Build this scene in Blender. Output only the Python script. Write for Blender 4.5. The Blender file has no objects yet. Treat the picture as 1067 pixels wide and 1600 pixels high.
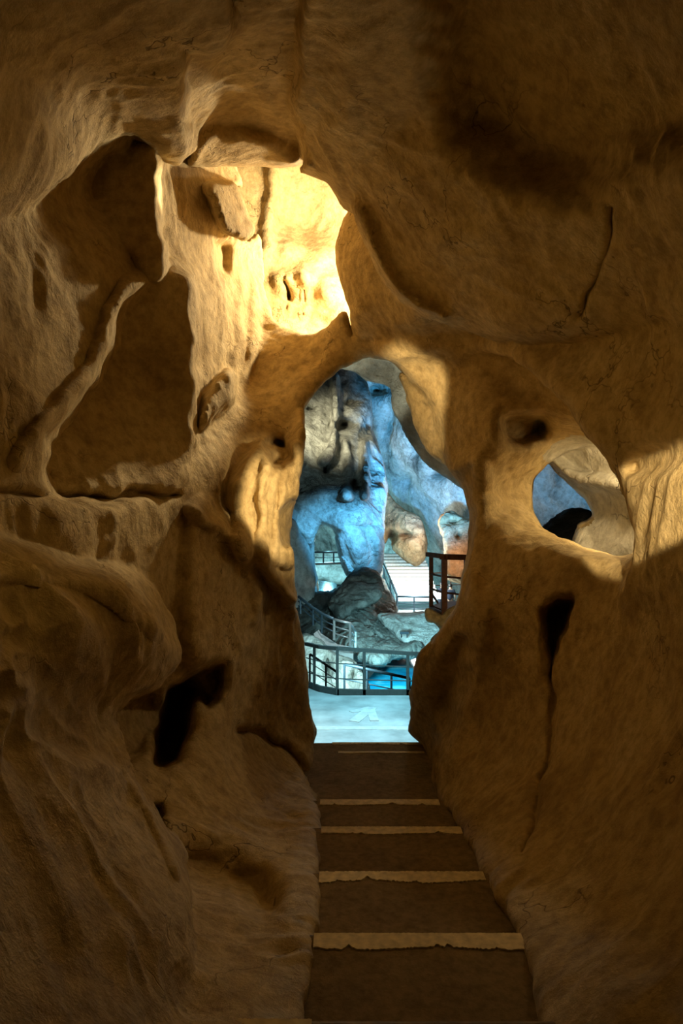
import bpy, bmesh, math, random
import numpy as np
from mathutils import Vector, Matrix
random.seed(7); np.random.seed(7)
S = bpy.context.scene
COL = S.collection
F = 1067.0                      # 24 mm on a 36 mm tall frame

def P(px, py, d):
    """point of the place at depth d on the sight line of a measured direction"""
    return Vector(((px - 533.5) / F * d, d, (800 - py) / F * d))

# ------------------------------------------------------------------ numpy helpers
def smooth_poly(pts, n=6, closed=True):
    p = np.array(pts, float); N = len(p); out = []
    for i in range(N if closed else N - 1):
        if closed:
            a, b, c, d = p[(i-1) % N], p[i], p[(i+1) % N], p[(i+2) % N]
        else:
            a, b, c, d = p[max(i-1, 0)], p[i], p[i+1], p[min(i+2, N-1)]
        for k in range(n):
            t = k / n
            out.append(0.5*((2*b)+(c-a)*t+(2*a-5*b+4*c-d)*t*t+(-a+3*b-3*c+d)*t**3))
    if not closed: out.append(p[-1])
    return np.array(out)

def poly_sdf(X, Y, pts):
    """signed distance in px (negative inside)"""
    d2 = np.full(X.shape, 1e18, np.float32); ins = np.zeros(X.shape, bool)
    N = len(pts)
    for i in range(N):
        x0, y0 = pts[i]; x1, y1 = pts[(i+1) % N]
        ex, ey = x1-x0, y1-y0
        L = ex*ex+ey*ey + 1e-9
        t = np.clip(((X-x0)*ex+(Y-y0)*ey)/L, 0, 1)
        np.minimum(d2, (X-x0-t*ex)**2+(Y-y0-t*ey)**2, out=d2)
        c = ((y0 <= Y) & (y1 > Y)) | ((y1 <= Y) & (y0 > Y))
        if abs(y1-y0) > 1e-9:
            ins ^= c & (X < x0+(Y-y0)/(y1-y0)*ex)
    d = np.sqrt(d2)
    return np.where(ins, -d, d).astype(np.float32)

def line_dist(X, Y, pts):
    d2 = np.full(X.shape, 1e18, np.float32)
    for i in range(len(pts)-1):
        x0, y0 = pts[i]; x1, y1 = pts[i+1]
        ex, ey = x1-x0, y1-y0
        t = np.clip(((X-x0)*ex+(Y-y0)*ey)/(ex*ex+ey*ey+1e-9), 0, 1)
        np.minimum(d2, (X-x0-t*ex)**2+(Y-y0-t*ey)**2, out=d2)
    return np.sqrt(d2)

def rbf(ctrl, X, Y, lam=2e-4):
    """smooth field of log depth through control points (px, py, depth)"""
    c = np.array(ctrl, float); xy = c[:, :2]/F; w = np.log(c[:, 2])
    n = len(c)
    def phi(r2): return np.sqrt(r2 + 0.0004)
    K = phi(((xy[:, None]-xy[None])**2).sum(-1)); K -= np.eye(n)*lam*10
    A = np.zeros((n+3, n+3)); A[:n, :n] = K; A[:n, n] = 1; A[:n, n+1:] = xy; A[n, :n] = 1; A[n+1:, :n] = xy.T
    sol = np.linalg.solve(A, np.concatenate([w, [0, 0, 0]]))
    out = np.zeros(X.shape) + sol[n] + sol[n+1]*X/F + sol[n+2]*Y/F
    for i in range(n):
        out += sol[i]*phi((X/F-xy[i, 0])**2+(Y/F-xy[i, 1])**2)
    return out.astype(np.float32)

def sstep(a, b, x):
    t = np.clip((x-a)/(b-a), 0, 1); return t*t*(3-2*t)

def smin(a, b, k):
    h = np.clip(0.5+0.5*(b-a)/k, 0, 1)
    return b*(1-h)+a*h - k*h*(1-h)
def smax(a, b, k): return -smin(-a, -b, k)

_G = np.random.RandomState(3).normal(size=(256, 3)).astype(np.float32); _G /= np.linalg.norm(_G, axis=1)[:, None]
_PM = np.random.RandomState(4).permutation(256)
def perlin(p):
    i = np.floor(p).astype(np.int32); f = (p-i).astype(np.float32)
    u = f*f*f*(f*(f*6-15)+10); r = 0
    for dx in (0, 1):
        for dy in (0, 1):
            for dz in (0, 1):
                h = _PM[(_PM[(_PM[(i[:, 0]+dx) & 255]+i[:, 1]+dy) & 255]+i[:, 2]+dz) & 255]
                g = _G[h]
                v = g[:, 0]*(f[:, 0]-dx)+g[:, 1]*(f[:, 1]-dy)+g[:, 2]*(f[:, 2]-dz)
                r = r + v*(u[:, 0] if dx else 1-u[:, 0])*(u[:, 1] if dy else 1-u[:, 1])*(u[:, 2] if dz else 1-u[:, 2])
    return r

def surface_nets(V):
    """V: 3D field, inside < 0.  Returns vertices in index space and quads"""
    ins = V < 0
    nx, ny, nz = V.shape
    cnt = np.zeros((nx-1, ny-1, nz-1), np.uint8)
    for a in (0, 1):
        for b in (0, 1):
            for c in (0, 1):
                cnt += ins[a:nx-1+a, b:ny-1+b, c:nz-1+c]
    act = (cnt > 0) & (cnt < 8); del cnt
    I, J, K = np.nonzero(act)
    acc = np.zeros((len(I), 3), np.float32); num = np.zeros(len(I), np.float32)
    for ax in range(3):
        o1, o2 = [k for k in range(3) if k != ax]
        for s1 in (0, 1):
            for s2 in (0, 1):
                off = [0, 0, 0]; off[o1] = s1; off[o2] = s2
                off2 = list(off); off2[ax] = 1
                v0 = V[I+off[0], J+off[1], K+off[2]]; v1 = V[I+off2[0], J+off2[1], K+off2[2]]
                m = (v0 < 0) != (v1 < 0)
                t = np.where(m, v0/np.where(m, v0-v1, 1), 0)
                for q in range(3):
                    acc[:, q] += m*(t if q == ax else off[q])
                num += m
    verts = np.stack([I, J, K], 1)+acc/num[:, None]
    idx = np.full((nx-1, ny-1, nz-1), -1, np.int32); idx[I, J, K] = np.arange(len(I))
    quads = []
    for ax in range(3):
        a = np.moveaxis(ins, ax, 0); d = np.moveaxis(idx, ax, 0)
        A = a[:-1, 1:-1, 1:-1]; B = a[1:, 1:-1, 1:-1]
        for flip in (0, 1):
            m = (A & ~B) if flip == 0 else (~A & B)
            i, j, k = np.nonzero(m)
            q = np.stack([d[i, j, k], d[i, j+1, k], d[i, j+1, k+1], d[i, j, k+1]], 1)
            even = (ax != 1)
            if (flip == 0) != even: q = q[:, ::-1]
            quads.append(q)
    q = np.concatenate(quads); q = q[(q >= 0).all(1)]
    return verts, q

class Grid:
    """a block of rock: two directions and the log of the distance"""
    def __init__(s, x0, x1, y0, y1, d0, d1, step, dw):
        s.px = np.arange(x0, x1+step, step, dtype=np.float32)
        s.py = np.arange(y0, y1+step, step, dtype=np.float32)
        s.w = np.arange(math.log(d0), math.log(d1)+dw, dw, dtype=np.float32)
        s.X, s.Y = np.meshgrid(s.px, s.py, indexing='ij'); s.step = step; s.dw = dw
    def norm(s, wD):
        gx, gy = np.gradient(wD, s.step/F)
        return 1/np.sqrt(1+gx*gx+gy*gy)
    def layer(s, wD, T, pts=None, r=0.03, flare=0.0, holes=()):
        """one rock mass: front surface wD, thickness T, outline pts, openings; evaluated slab by slab"""
        w = s.w[None, None, :]; n = s.norm(wD).astype(np.float32)[..., None]; wD = wD.astype(np.float32)[..., None]
        PX, PY = (XE, YE) if s.X.shape == XE.shape else (s.X, s.Y)
        sd = None if pts is None else (poly_sdf(PX, PY, pts)/F)[..., None]
        hs = [((poly_sdf(PX, PY, hp)/F)[..., None], hf, hr) for hp, hf, hr in holes]
        def ev(a, b):
            z = w-wD[a:b]
            f = smax(-z*n[a:b], (z-(T if np.isscalar(T) else T[a:b]))*n[a:b], r*0.5)
            if sd is not None: f = smax(f, sd[a:b]+flare*z, r)
            for h, hf, hr in hs: f = smax(f, -(h[a:b]-hf*z), hr)
            return f
        return ev
    def union(s, first, *rest):
        V = np.empty(s.X.shape+(len(s.w),), np.float32)
        for a in range(0, V.shape[0], 24):
            b = min(a+24, V.shape[0]); f = first(a, b)
            for ly, k in rest: f = smin(f, ly(a, b), k)
            V[a:b] = f
        return V
    def mesh(s, V):
        # close the block at its borders
        V[0] = V[-1] = 1; V[:, 0] = V[:, -1] = 1; V[:, :, 0] = V[:, :, -1] = 1
        v, q = surface_nets(V)
        px = s.px[0]+v[:, 0]*s.step; py = s.py[0]+v[:, 1]*s.step; d = np.exp(s.w[0]+v[:, 2]*s.dw)
        return np.stack([(px-533.5)/F*d, d, (800-py)/F*d], 1), q

def np_mesh(name, co, quads, smooth=True):
    me = bpy.data.meshes.new(name)
    me.vertices.add(len(co)); me.vertices.foreach_set('co', co.astype(np.float32).ravel())
    n = len(quads); me.loops.add(n*4); me.loops.foreach_set('vertex_index', quads.astype(np.int32).ravel())
    me.polygons.add(n); me.polygons.foreach_set('loop_start', np.arange(0, n*4, 4, dtype=np.int32))
    me.polygons.foreach_set('loop_total', np.full(n, 4, np.int32))
    if smooth: me.polygons.foreach_set('use_smooth', np.ones(n, bool))
    me.update(); me.validate()
    return me


def vnormals(co, q):
    n = np.cross(co[q[:, 2]]-co[q[:, 0]], co[q[:, 3]]-co[q[:, 1]])
    vn = np.zeros_like(co)
    for k in range(4):
        for c in range(3):
            vn[:, c] += np.bincount(q[:, k], n[:, c], len(co))
    return vn/(np.linalg.norm(vn, axis=1)[:, None]+1e-12)

def fbm(p, scale, octs, ridged=False, seed=0.0):
    out = 0; a = 1; tot = 0
    for o in range(octs):
        n = perlin(p*scale*(2.03**o)+seed+17.3*o)
        if ridged: n = 1-2*np.abs(n)*1.6
        out = out+a*n; tot += a; a *= 0.5
    return out/tot

def roughen(co, q, k, amp=1.0, stretch=None, fine=True):
    """weathered relief: k = size of the rock features in metres"""
    n = vnormals(co, q)
    p = co/k
    if stretch is not None: p = p*np.array(stretch)
    warp = np.stack([perlin(p*1.3+5), perlin(p*1.3+31), perlin(p*1.3+77)], 1)
    pw = p+0.6*warp
    h = 0.050*fbm(pw, 1.0, 2)+0.045*fbm(pw, 2.6, 4 if fine else 2, True, 9.0)
    if fine: h = h+0.014*fbm(pw, 9.0, 3, False, 3.0)
    pit = perlin(pw*5.0+40)+.4*perlin(pw*11.0+4); h = h-(0.05 if fine else .03)*np.clip(pit-0.30, 0, 1)
    pit = perlin(pw*1.9+90)+.4*perlin(pw*5.0+14); h = h-0.10*np.clip(pit-0.36, 0, 1)
    return (co+n*(h*k*amp)[:, None]).astype(np.float32)

def submesh(co, q, mask):
    qq = q[mask]; used = np.unique(qq); mp = np.full(len(co), -1, np.int64); mp[used] = np.arange(len(used))
    return co[used], mp[qq], used

# ------------------------------------------------------------------ object helpers
def tag(o, label=None, cat=None, group=None, kind=None):
    if label: o['label'] = label
    if cat: o['category'] = cat
    if group: o['group'] = group
    if kind: o['kind'] = kind
    return o
def link(name, me, mat=None, parent=None):
    o = bpy.data.objects.new(name, me); COL.objects.link(o)
    if mat: me.materials.append(mat)
    if parent:
        o.parent = parent
        o.matrix_parent_inverse = Matrix.Translation(parent.location).inverted()
    return o
def empty(name, loc, label, cat, group=None):
    o = bpy.data.objects.new(name, None); COL.objects.link(o); o.location = loc; o.empty_display_size = .1
    return tag(o, label, cat, group)
def rock(name, co, q, mat, normals=None):
    me = np_mesh(name, co, q)
    o = link(name, me, mat)
    if normals is not None: me.normals_split_custom_set_from_vertices(normals.tolist())
    return o

class MB:
    def __init__(s): s.bm = bmesh.new()
    def box(s, a, b):
        x0, y0, z0 = a; x1, y1, z1 = b
        v = [s.bm.verts.new(c) for c in ((x0,y0,z0),(x1,y0,z0),(x1,y1,z0),(x0,y1,z0),(x0,y0,z1),(x1,y0,z1),(x1,y1,z1),(x0,y1,z1))]
        for f in ((3,2,1,0),(4,5,6,7),(0,1,5,4),(1,2,6,5),(2,3,7,6),(3,0,4,7)): s.bm.faces.new([v[i] for i in f])
        return s
    def tube(s, pts, r, n=8):
        pts = [Vector(p) for p in pts]; rings = []
        for i, p in enumerate(pts):
            t = (pts[min(i+1, len(pts)-1)]-pts[max(i-1, 0)]).normalized()
            up = Vector((0,0,1)) if abs(t.z) < .9 else Vector((1,0,0))
            a = t.cross(up).normalized(); b = a.cross(t)
            rings.append([s.bm.verts.new(p+(a*math.cos(2*math.pi*k/n)+b*math.sin(2*math.pi*k/n))*r) for k in range(n)])
        for i in range(len(rings)-1):
            for k in range(n):
                s.bm.faces.new((rings[i][k], rings[i][(k+1)%n], rings[i+1][(k+1)%n], rings[i+1][k]))
        s.bm.faces.new(rings[0][::-1]); s.bm.faces.new(rings[-1])
        return s
    def bar(s, a, b, wx, wz):
        """rectangular bar from a to b"""
        a = Vector(a); b = Vector(b); t = (b-a).normalized()
        up = Vector((0,0,1)) if abs(t.z) < .9 else Vector((0,1,0))
        e = t.cross(up).normalized()*wx/2; g = e.cross(t).normalized()*wz/2
        v = [s.bm.verts.new(c) for c in (a-e-g, a+e-g, a+e+g, a-e+g, b-e-g, b+e-g, b+e+g, b-e+g)]
        for f in ((0,1,2,3),(7,6,5,4),(1,0,4,5),(2,1,5,6),(3,2,6,7),(0,3,7,4)): s.bm.faces.new([v[i] for i in f])
        return s
    def prism(s, top, h):
        """flat outline (list of points) thickened downwards by h"""
        a = [s.bm.verts.new(p) for p in top]; b = [s.bm.verts.new(Vector(p)-Vector((0,0,h))) for p in top]; n = len(a)
        s.bm.faces.new(a); s.bm.faces.new(b[::-1])
        for i in range(n): s.bm.faces.new((a[i], b[i], b[(i+1)%n], a[(i+1)%n]))
        return s
    def build(s, name, mat, parent=None, smooth=False, bevel=0):
        bmesh.ops.recalc_face_normals(s.bm, faces=s.bm.faces)
        me = bpy.data.meshes.new(name); s.bm.to_mesh(me); s.bm.free()
        if smooth: me.polygons.foreach_set('use_smooth', [True]*len(me.polygons))
        o = link(name, me, mat, parent)
        if bevel:
            m = o.modifiers.new('b', 'BEVEL'); m.width = bevel; m.segments = 2; m.limit_method = 'ANGLE'
        return o

# ------------------------------------------------------------------ materials
def nodes(name):
    m = bpy.data.materials.new(name); m.use_nodes = True; nt = m.node_tree
    return m, nt, nt.nodes['Principled BSDF'], nt.links.new
def ramp(nt, stops):
    r = nt.nodes.new('ShaderNodeValToRGB'); e = r.color_ramp.elements
    while len(e) < len(stops): e.new(.5)
    for k, (p, c) in enumerate(stops):
        e[k].position = p; e[k].color = (*c, 1) if len(c) == 3 else c
    return r
def rock_mat(name, light, mid, dark, k=1.0, bump=.5, crack=.6, rough=.85, spec=.25):
    m, nt, b, L = nodes(name)
    g = nt.nodes.new('ShaderNodeNewGeometry')
    mp = nt.nodes.new('ShaderNodeVectorMath'); mp.operation = 'SCALE'; mp.inputs['Scale'].default_value = 1/k; L(g.outputs['Position'], mp.inputs[0])
    def noise(sc, det, rg=.6, dist=0.0):
        n = nt.nodes.new('ShaderNodeTexNoise'); n.inputs['Scale'].default_value = sc; n.inputs['Detail'].default_value = det
        n.inputs['Roughness'].default_value = rg; n.inputs['Distortion'].default_value = dist; L(mp.outputs[0], n.inputs['Vector']); return n
    n1 = noise(1.6, 8, .66, .2); r1 = ramp(nt, [(.30, dark), (.47, mid), (.66, light)]); L(n1.outputs['Fac'], r1.inputs['Fac'])
    n2 = noise(14, 5, .7); r2 = ramp(nt, [(.36, (.62, .60, .56)), (.60, (1.06, 1.06, 1.06))]); L(n2.outputs['Fac'], r2.inputs['Fac'])
    mx = nt.nodes.new('ShaderNodeMix'); mx.data_type = 'RGBA'; mx.blend_type = 'MULTIPLY'; mx.inputs['Factor'].default_value = .8
    L(r1.outputs['Color'], mx.inputs['A']); L(r2.outputs['Color'], mx.inputs['B'])
    # thin fracture lines
    wv = noise(2.2, 4, .6); va = nt.nodes.new('ShaderNodeVectorMath'); va.operation = 'MULTIPLY_ADD'; va.inputs[1].default_value = (.9, .9, .9)
    L(wv.outputs['Color'], va.inputs[0]); L(mp.outputs[0], va.inputs[2])
    vo = nt.nodes.new('ShaderNodeTexVoronoi'); vo.feature = 'DISTANCE_TO_EDGE'; vo.inputs['Scale'].default_value = 1.5; L(va.outputs[0], vo.inputs['Vector'])
    rc = ramp(nt, [(.0, (1, 1, 1)), (.012, (0, 0, 0))]); L(vo.outputs['Distance'], rc.inputs['Fac'])
    n3 = noise(1.1, 3); r3 = ramp(nt, [(.50, (0, 0, 0)), (.62, (1, 1, 1))]); L(n3.outputs['Fac'], r3.inputs['Fac'])
    cm = nt.nodes.new('ShaderNodeMath'); cm.operation = 'MULTIPLY'; L(rc.outputs['Color'], cm.inputs[0]); L(r3.outputs['Color'], cm.inputs[1])
    cs = nt.nodes.new('ShaderNodeMath'); cs.operation = 'MULTIPLY'; cs.inputs[1].default_value = crack; L(cm.outputs[0], cs.inputs[0])
    mk = nt.nodes.new('ShaderNodeMix'); mk.data_type = 'RGBA'; L(cs.outputs[0], mk.inputs['Factor']); L(mx.outputs['Result'], mk.inputs['A']); mk.inputs['B'].default_value = (*[c*.3 for c in dark], 1)
    L(mk.outputs['Result'], b.inputs['Base Color'])
    # relief
    n4 = noise(34, 6, .7); n5 = noise(9, 7, .66, .15)
    a1 = nt.nodes.new('ShaderNodeMath'); a1.operation = 'MULTIPLY_ADD'; a1.inputs[1].default_value = .35; L(n4.outputs['Fac'], a1.inputs[0]); L(n5.outputs['Fac'], a1.inputs[2])
    a2 = nt.nodes.new('ShaderNodeMath'); a2.operation = 'MULTIPLY_ADD'; a2.inputs[1].default_value = -.5; L(cs.outputs[0], a2.inputs[0]); L(a1.outputs[0], a2.inputs[2])
    bp = nt.nodes.new('ShaderNodeBump'); bp.inputs['Strength'].default_value = bump; bp.inputs['Distance'].default_value = .06*k
    L(a2.outputs[0], bp.inputs['Height']); L(bp.outputs['Normal'], b.inputs['Normal'])
    b.inputs['Roughness'].default_value = rough; b.inputs['Specular IOR Level'].default_value = spec
    return m
def plain(name, col, rough=.5, metal=0, var=.25, scale=12, bump=.1):
    m, nt, b, L = nodes(name)
    g = nt.nodes.new('ShaderNodeNewGeometry')
    n = nt.nodes.new('ShaderNodeTexNoise'); n.inputs['Scale'].default_value = scale; n.inputs['Detail'].default_value = 5; L(g.outputs['Position'], n.inputs['Vector'])
    r = ramp(nt, [(.3, tuple(c*(1-var) for c in col)), (.7, tuple(min(c*(1+var), 1) for c in col))]); L(n.outputs['Fac'], r.inputs['Fac']); L(r.outputs['Color'], b.inputs['Base Color'])
    b.inputs['Roughness'].default_value = rough; b.inputs['Metallic'].default_value = metal
    bp = nt.nodes.new('ShaderNodeBump'); bp.inputs['Strength'].default_value = bump; bp.inputs['Distance'].default_value = .01; L(n.outputs['Fac'], bp.inputs['Height']); L(bp.outputs['Normal'], b.inputs['Normal'])
    return m
M_ROCK = rock_mat('tan_limestone', (.64, .50, .27), (.55, .41, .195), (.36, .245, .10), 1.0, .5, .8)
M_SHELF = rock_mat('pale_grey_limestone', (.74, .70, .58), (.66, .62, .50), (.40, .36, .28), 1.6, .5, .8)
M_FAR = rock_mat('pale_limestone', (.70, .68, .62), (.50, .48, .42), (.085, .08, .07), 3.6, .9, .7)
M_DARKROCK = rock_mat('dark_and_shaded_limestone', (.30, .29, .25), (.16, .155, .13), (.05, .048, .04), 3.0, .9, .6)  # naturally dark rock, also stands in for shade behind the round hole
M_WARMLIT = rock_mat('warm_lit_limestone', (.66, .48, .30), (.52, .33, .17), (.22, .13, .07), 4.0, .8, .6)  # orange of the warm light put into the rock colour
M_STEP = rock_mat('trodden_concrete', (.30, .22, .12), (.25, .18, .10), (.17, .12, .065), .6, .3, .0, .9)
M_STRIP = plain('worn_cream_paint', (.74, .62, .40), .7, 0, .22, 30)
M_WHITE = plain('worn_white_paint', (.82, .84, .82), .6, 0, .15, 9)
M_CONC = plain('pale_concrete', (.60, .62, .60), .8, 0, .30, 2.2, .3)
M_STEEL = plain('grey_painted_steel', (.09, .09, .08), .6, 0, .15, 20)
M_BLUESTEEL = plain('dark_steel', (.05, .08, .10), .45, .3, .15, 20)
M_PALESTEEL = plain('galvanised_steel', (.45, .47, .46), .4, .5, .15, 20)
M_WOOD = plain('red_brown_timber', (.17, .065, .03), .6, 0, .35, 14, .3)
M_SIGN = plain('dark_sign_plate', (.015, .025, .03), .9, 0, .1)
M_SKIN = plain('skin', (.45, .27, .18), .6, 0, .05)
M_HAIR = plain('black_hair', (.015, .012, .012), .5, 0, .1)
M_SHIRT = plain('navy_shirt', (.012, .018, .035), .8, 0, .15)
M_BAG = plain('white_cloth', (.8, .82, .85), .7, 0, .05)
def water():
    m, nt, b, L = nodes('glow_tinted_pool_water')
    g = nt.nodes.new('ShaderNodeNewGeometry'); n = nt.nodes.new('ShaderNodeTexNoise'); n.inputs['Scale'].default_value = .7; n.inputs['Detail'].default_value = 4; n.inputs['Distortion'].default_value = 1.5
    L(g.outputs['Position'], n.inputs['Vector'])
    r = ramp(nt, [(.3, (.0, .28, .50)), (.55, (.02, .50, .72)), (.72, (.25, .78, .88))]); L(n.outputs['Fac'], r.inputs['Fac']); L(r.outputs['Color'], b.inputs['Base Color'])  # cyan glow of underwater lamps put into the water colour
    b.inputs['Roughness'].default_value = .15
    bp = nt.nodes.new('ShaderNodeBump'); bp.inputs['Strength'].default_value = .15; L(n.outputs['Fac'], bp.inputs['Height']); L(bp.outputs['Normal'], b.inputs['Normal'])
    return m
M_WATER = water()

# ------------------------------------------------------------------ near cave
def lines(*pts): return smooth_poly(pts, 5, False)
OPEN = smooth_poly([(478,648),(477,700),(464,770),(457,830),(460,900),(466,960),(475,1010),(480,1060),(481,1090),(487,1120),(496,1145),(490,1170),(488,1210),
    (499,1253),(500,1297),(499,1370),(489,1470),(478,1600),(470,1850),(900,1850),(852,1600),(818,1475),(757,1370),(721,1297),(686,1253),(674,1200),(660,1165),(641,1148),
    (638,1125),(642,1085),(648,1040),(656,1018),(674,1003),(688,985),(702,962),(711,945),(722,905),(730,870),(735,820),(733,790),(722,762),(705,737),(690,722),(668,705),(655,680),(640,640),(628,600),(618,572),
    (590,558),(560,562),(530,576),(502,598),(486,622)])
UPPER = smooth_poly([(352,180),(372,260),(400,340),(411,400),(413,450),(425,490),(450,514),(485,522),(512,510),(532,486),(541,483),(553,521),(546,490),(534,462),(526,430),(523,395),(530,345),(545,312),(570,180)])
HOLE = smooth_poly([(828,770),(835,745),(860,718),(890,702),(922,696),(960,700),(1010,780),(1010,850),(978,869),(925,864),(895,852),(862,838),(840,820),(830,795)])
CEIL = smooth_poly([(-560,420),(-100,400),(0,345),(60,300),(100,265),(150,216),(200,199),(232,212),(262,240),(300,248),(360,247),(420,249),(470,257),(502,265),(522,287),(545,318),(572,370),(600,425),(640,470),(690,493),(740,508),(775,520),(850,524),(950,520),(1067,502),(1400,470),(1400,-500),(-560,-500)])
RWALL = smooth_poly([(735,545),(800,558),(866,612),(930,693),(966,742),(985,795),(992,845),(988,885),(965,960),(1000,1050),(1400,1100),(1400,380),(1000,480),(800,510)])
LEFT = smooth_poly([(-560,845),(0,858),(100,880),(200,905),(243,958),(262,1015),(243,1050),(192,1082),(158,1118),(180,1180),(212,1250),(250,1300),(274,1340),(281,1430),(290,1520),(300,1600),(310,1900),(-560,1900)])

g = Grid(-440, 1420, -230, 1830, 1.0, 11.0, 4, 0.010)
X, Y = g.X, g.Y
def warp2(X, Y, sc, amp, seed):
    p = np.stack([X.ravel()/sc, Y.ravel()/sc, np.full(X.size, seed, np.float32)], 1)
    a = perlin(p)+.5*perlin(p*2.1+7); b = perlin(p+50)+.5*perlin(p*2.1+80)
    return (X+amp*a.reshape(X.shape)).astype(np.float32), (Y+amp*b.reshape(X.shape)).astype(np.float32)
XW, YW = warp2(X, Y, 55.0, 12.0, .5)
XE, YE = warp2(X, Y, 30.0, 4.0, 3.5)
W = rbf([
 (-200,450,2.0),(-200,800,1.8),(-200,1200,1.5),(-200,1700,1.1),(-200,0,2.2),(-200,-200,2.0),
 (0,420,3.0),(0,330,3.1),(80,330,3.6),(150,290,4.3),(200,240,4.3),(240,240,4.6),(150,225,3.9),(90,400,3.5),
 (0,560,2.8),(0,700,2.7),(100,450,3.5),(100,560,3.4),(160,380,4.0),(200,330,4.35),(243,300,4.6),(245,450,4.5),(170,500,3.9),(60,640,3.0),
 (300,270,5.4),(300,380,5.4),(320,460,5.5),(310,600,5.2),(350,330,6.0),(350,560,6.0),(400,400,7.4),(405,500,7.0),(390,590,6.5),(340,200,6.0),(450,200,7.5),
 (240,600,4.5),(200,640,4.0),(310,680,5.0),(120,740,3.3),(250,740,4.2),(200,800,3.7),(100,830,3.0),(0,820,2.7),
 (330,660,5.4),(380,640,5.9),(330,740,4.9),(360,700,5.4),(300,850,4.6),(350,850,5.0),(250,900,4.1),(300,1000,4.5),
 (440,560,6.5),(480,560,6.5),(530,540,6.4),(480,600,6.2),(470,640,6.1),(420,660,6.0),(560,540,6.3),(600,530,6.0),(620,550,6.0),
 (420,760,5.75),(460,800,6.0),(380,800,5.5),(400,900,5.5),(450,950,6.0),(350,950,5.0),(330,1050,4.8),(400,1050,5.4),(470,1060,6.1),(440,1120,5.9),
 (270,1130,4.5),(200,1120,4.0),(330,1120,4.6),(380,1160,5.1),(330,1200,4.2),(440,1190,5.5),(490,1200,5.8),(300,1280,3.6),(420,1280,4.2),(380,1350,3.2),(300,1400,2.7),
 (495,1253,4.82),(495,1297,4.03),(480,1370,3.2),(470,1470,2.45),(450,1600,1.9),(350,1500,2.25),(330,1600,1.8),(440,1750,1.5),(300,1750,1.45),(420,1430,2.75),
 (545,330,5.9),(540,420,5.9),(560,500,6.0),(600,480,5.6),(580,400,5.5),(650,500,5.3),(640,400,5.2),(700,300,5.0),
 (650,640,6.1),(700,560,5.6),(700,650,5.7),(690,720,5.9),(740,620,5.3),(740,760,5.5),(800,600,5.2),(800,680,4.9),(850,660,5.1),(820,760,5.0),(780,800,5.1),
 (920,690,5.0),(900,870,4.4),(970,875,4.1),(840,840,4.8),(850,950,4.5),(760,950,5.0),(730,880,5.5),(735,820,5.7),(720,1000,5.3),(690,1060,5.6),(650,1110,6.2),(700,1180,5.3),(672,1170,6.1),
 (686,1253,4.82),(721,1297,4.03),(757,1370,3.2),(818,1470,2.45),(855,1600,1.9),(800,1200,4.3),(780,1290,3.7),(800,1100,4.7),(900,1100,4.0),(950,1000,3.9),(880,1250,3.4),(900,1400,2.6),(1067,1000,2.9),(1067,1300,2.2),(950,1550,1.8),(1067,1600,1.6),
 (1067,850,2.9),(1067,700,3.0),(1000,600,3.6),(1250,800,2.1),(1250,1300,1.7),(1250,1750,1.2),(900,1750,1.5),(1250,300,2.4),(1420,300,2.0),(1420,800,1.75),(1420,1300,1.45),(1420,1750,1.1),(-440,450,1.55),(-440,1200,1.2),(700,0,4),(300,0,4.5),(700,-200,3.5)], X, Y)
def plateau(poly, amp, wid):       # amp > 0 pushes the region away from the passage
    global W
    W = W + (amp*sstep(wid, -wid, poly_sdf(XW, YW, smooth_poly(poly)))).astype(np.float32)
def ridge(pts, amp, wid):
    global W
    W = W - (amp*np.exp(-(line_dist(XW, YW, lines(*pts))/wid)**2)).astype(np.float32)
def facet(poly, pts, wid, k=1.0):   # a face turned towards the passage
    global W
    m = k*sstep(wid, -wid, poly_sdf(XW, YW, smooth_poly(poly)))
    W = (W*(1-m)+rbf(pts, X, Y)*m).astype(np.float32)
# arched niche on the left wall and the lit rib round it
facet([(70,700),(110,640),(165,560),(188,492),(208,452),(240,430),(270,425),(298,442),(308,490),(306,600),(300,690),(265,770),(170,790),(80,775)], [(80,740,3.55),(180,520,4.3),(260,430,4.5),(300,600,4.45),(290,700,4.45),(180,780,3.75),(240,600,4.45)], 9)
ridge([(20,720),(72,655),(138,575),(166,505),(196,450),(236,420),(270,414),(300,432)], .032, 9)
facet([(148,310),(148,250),(195,236),(243,234),(247,330),(256,420),(235,430),(190,380)], [(150,250,4.25),(240,236,4.25),(250,440,4.2),(190,420,4.15),(150,320,4.2)], 8)
facet([(325,292),(362,288),(384,330),(402,355),(386,376),(352,362),(336,330)], [(330,290,5.25),(400,355,6.1),(345,360,5.35),(365,288,5.7)], 5)
plateau([(335,385),(352,380),(358,420),(345,430)], .05, 8)
facet([(325,615),(362,580),(366,615),(338,655),(316,668)], [(325,615,4.95),(362,580,5.3),(330,660,4.9)], 7)
for xs, a, b in ((322,480,690),(345,400,600),(372,380,590),(392,400,590)):
    ridge([(xs-4,a),(xs+3,(a+b)/2),(xs-5,b)], .014, 7)
# horizontal seam on the left wall
ridge([(-200,770),(0,772),(100,778),(200,775),(268,772)], -.05, 7)
for k in range(9):
    xs = 10+k*27+(k*37%17); ridge([(xs,780),(xs+9*(k%3),800+(k*29%40)),(xs+6,830+(k*53%50))], .003+.002*(k%3), 6+(k%4)*2)
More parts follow.
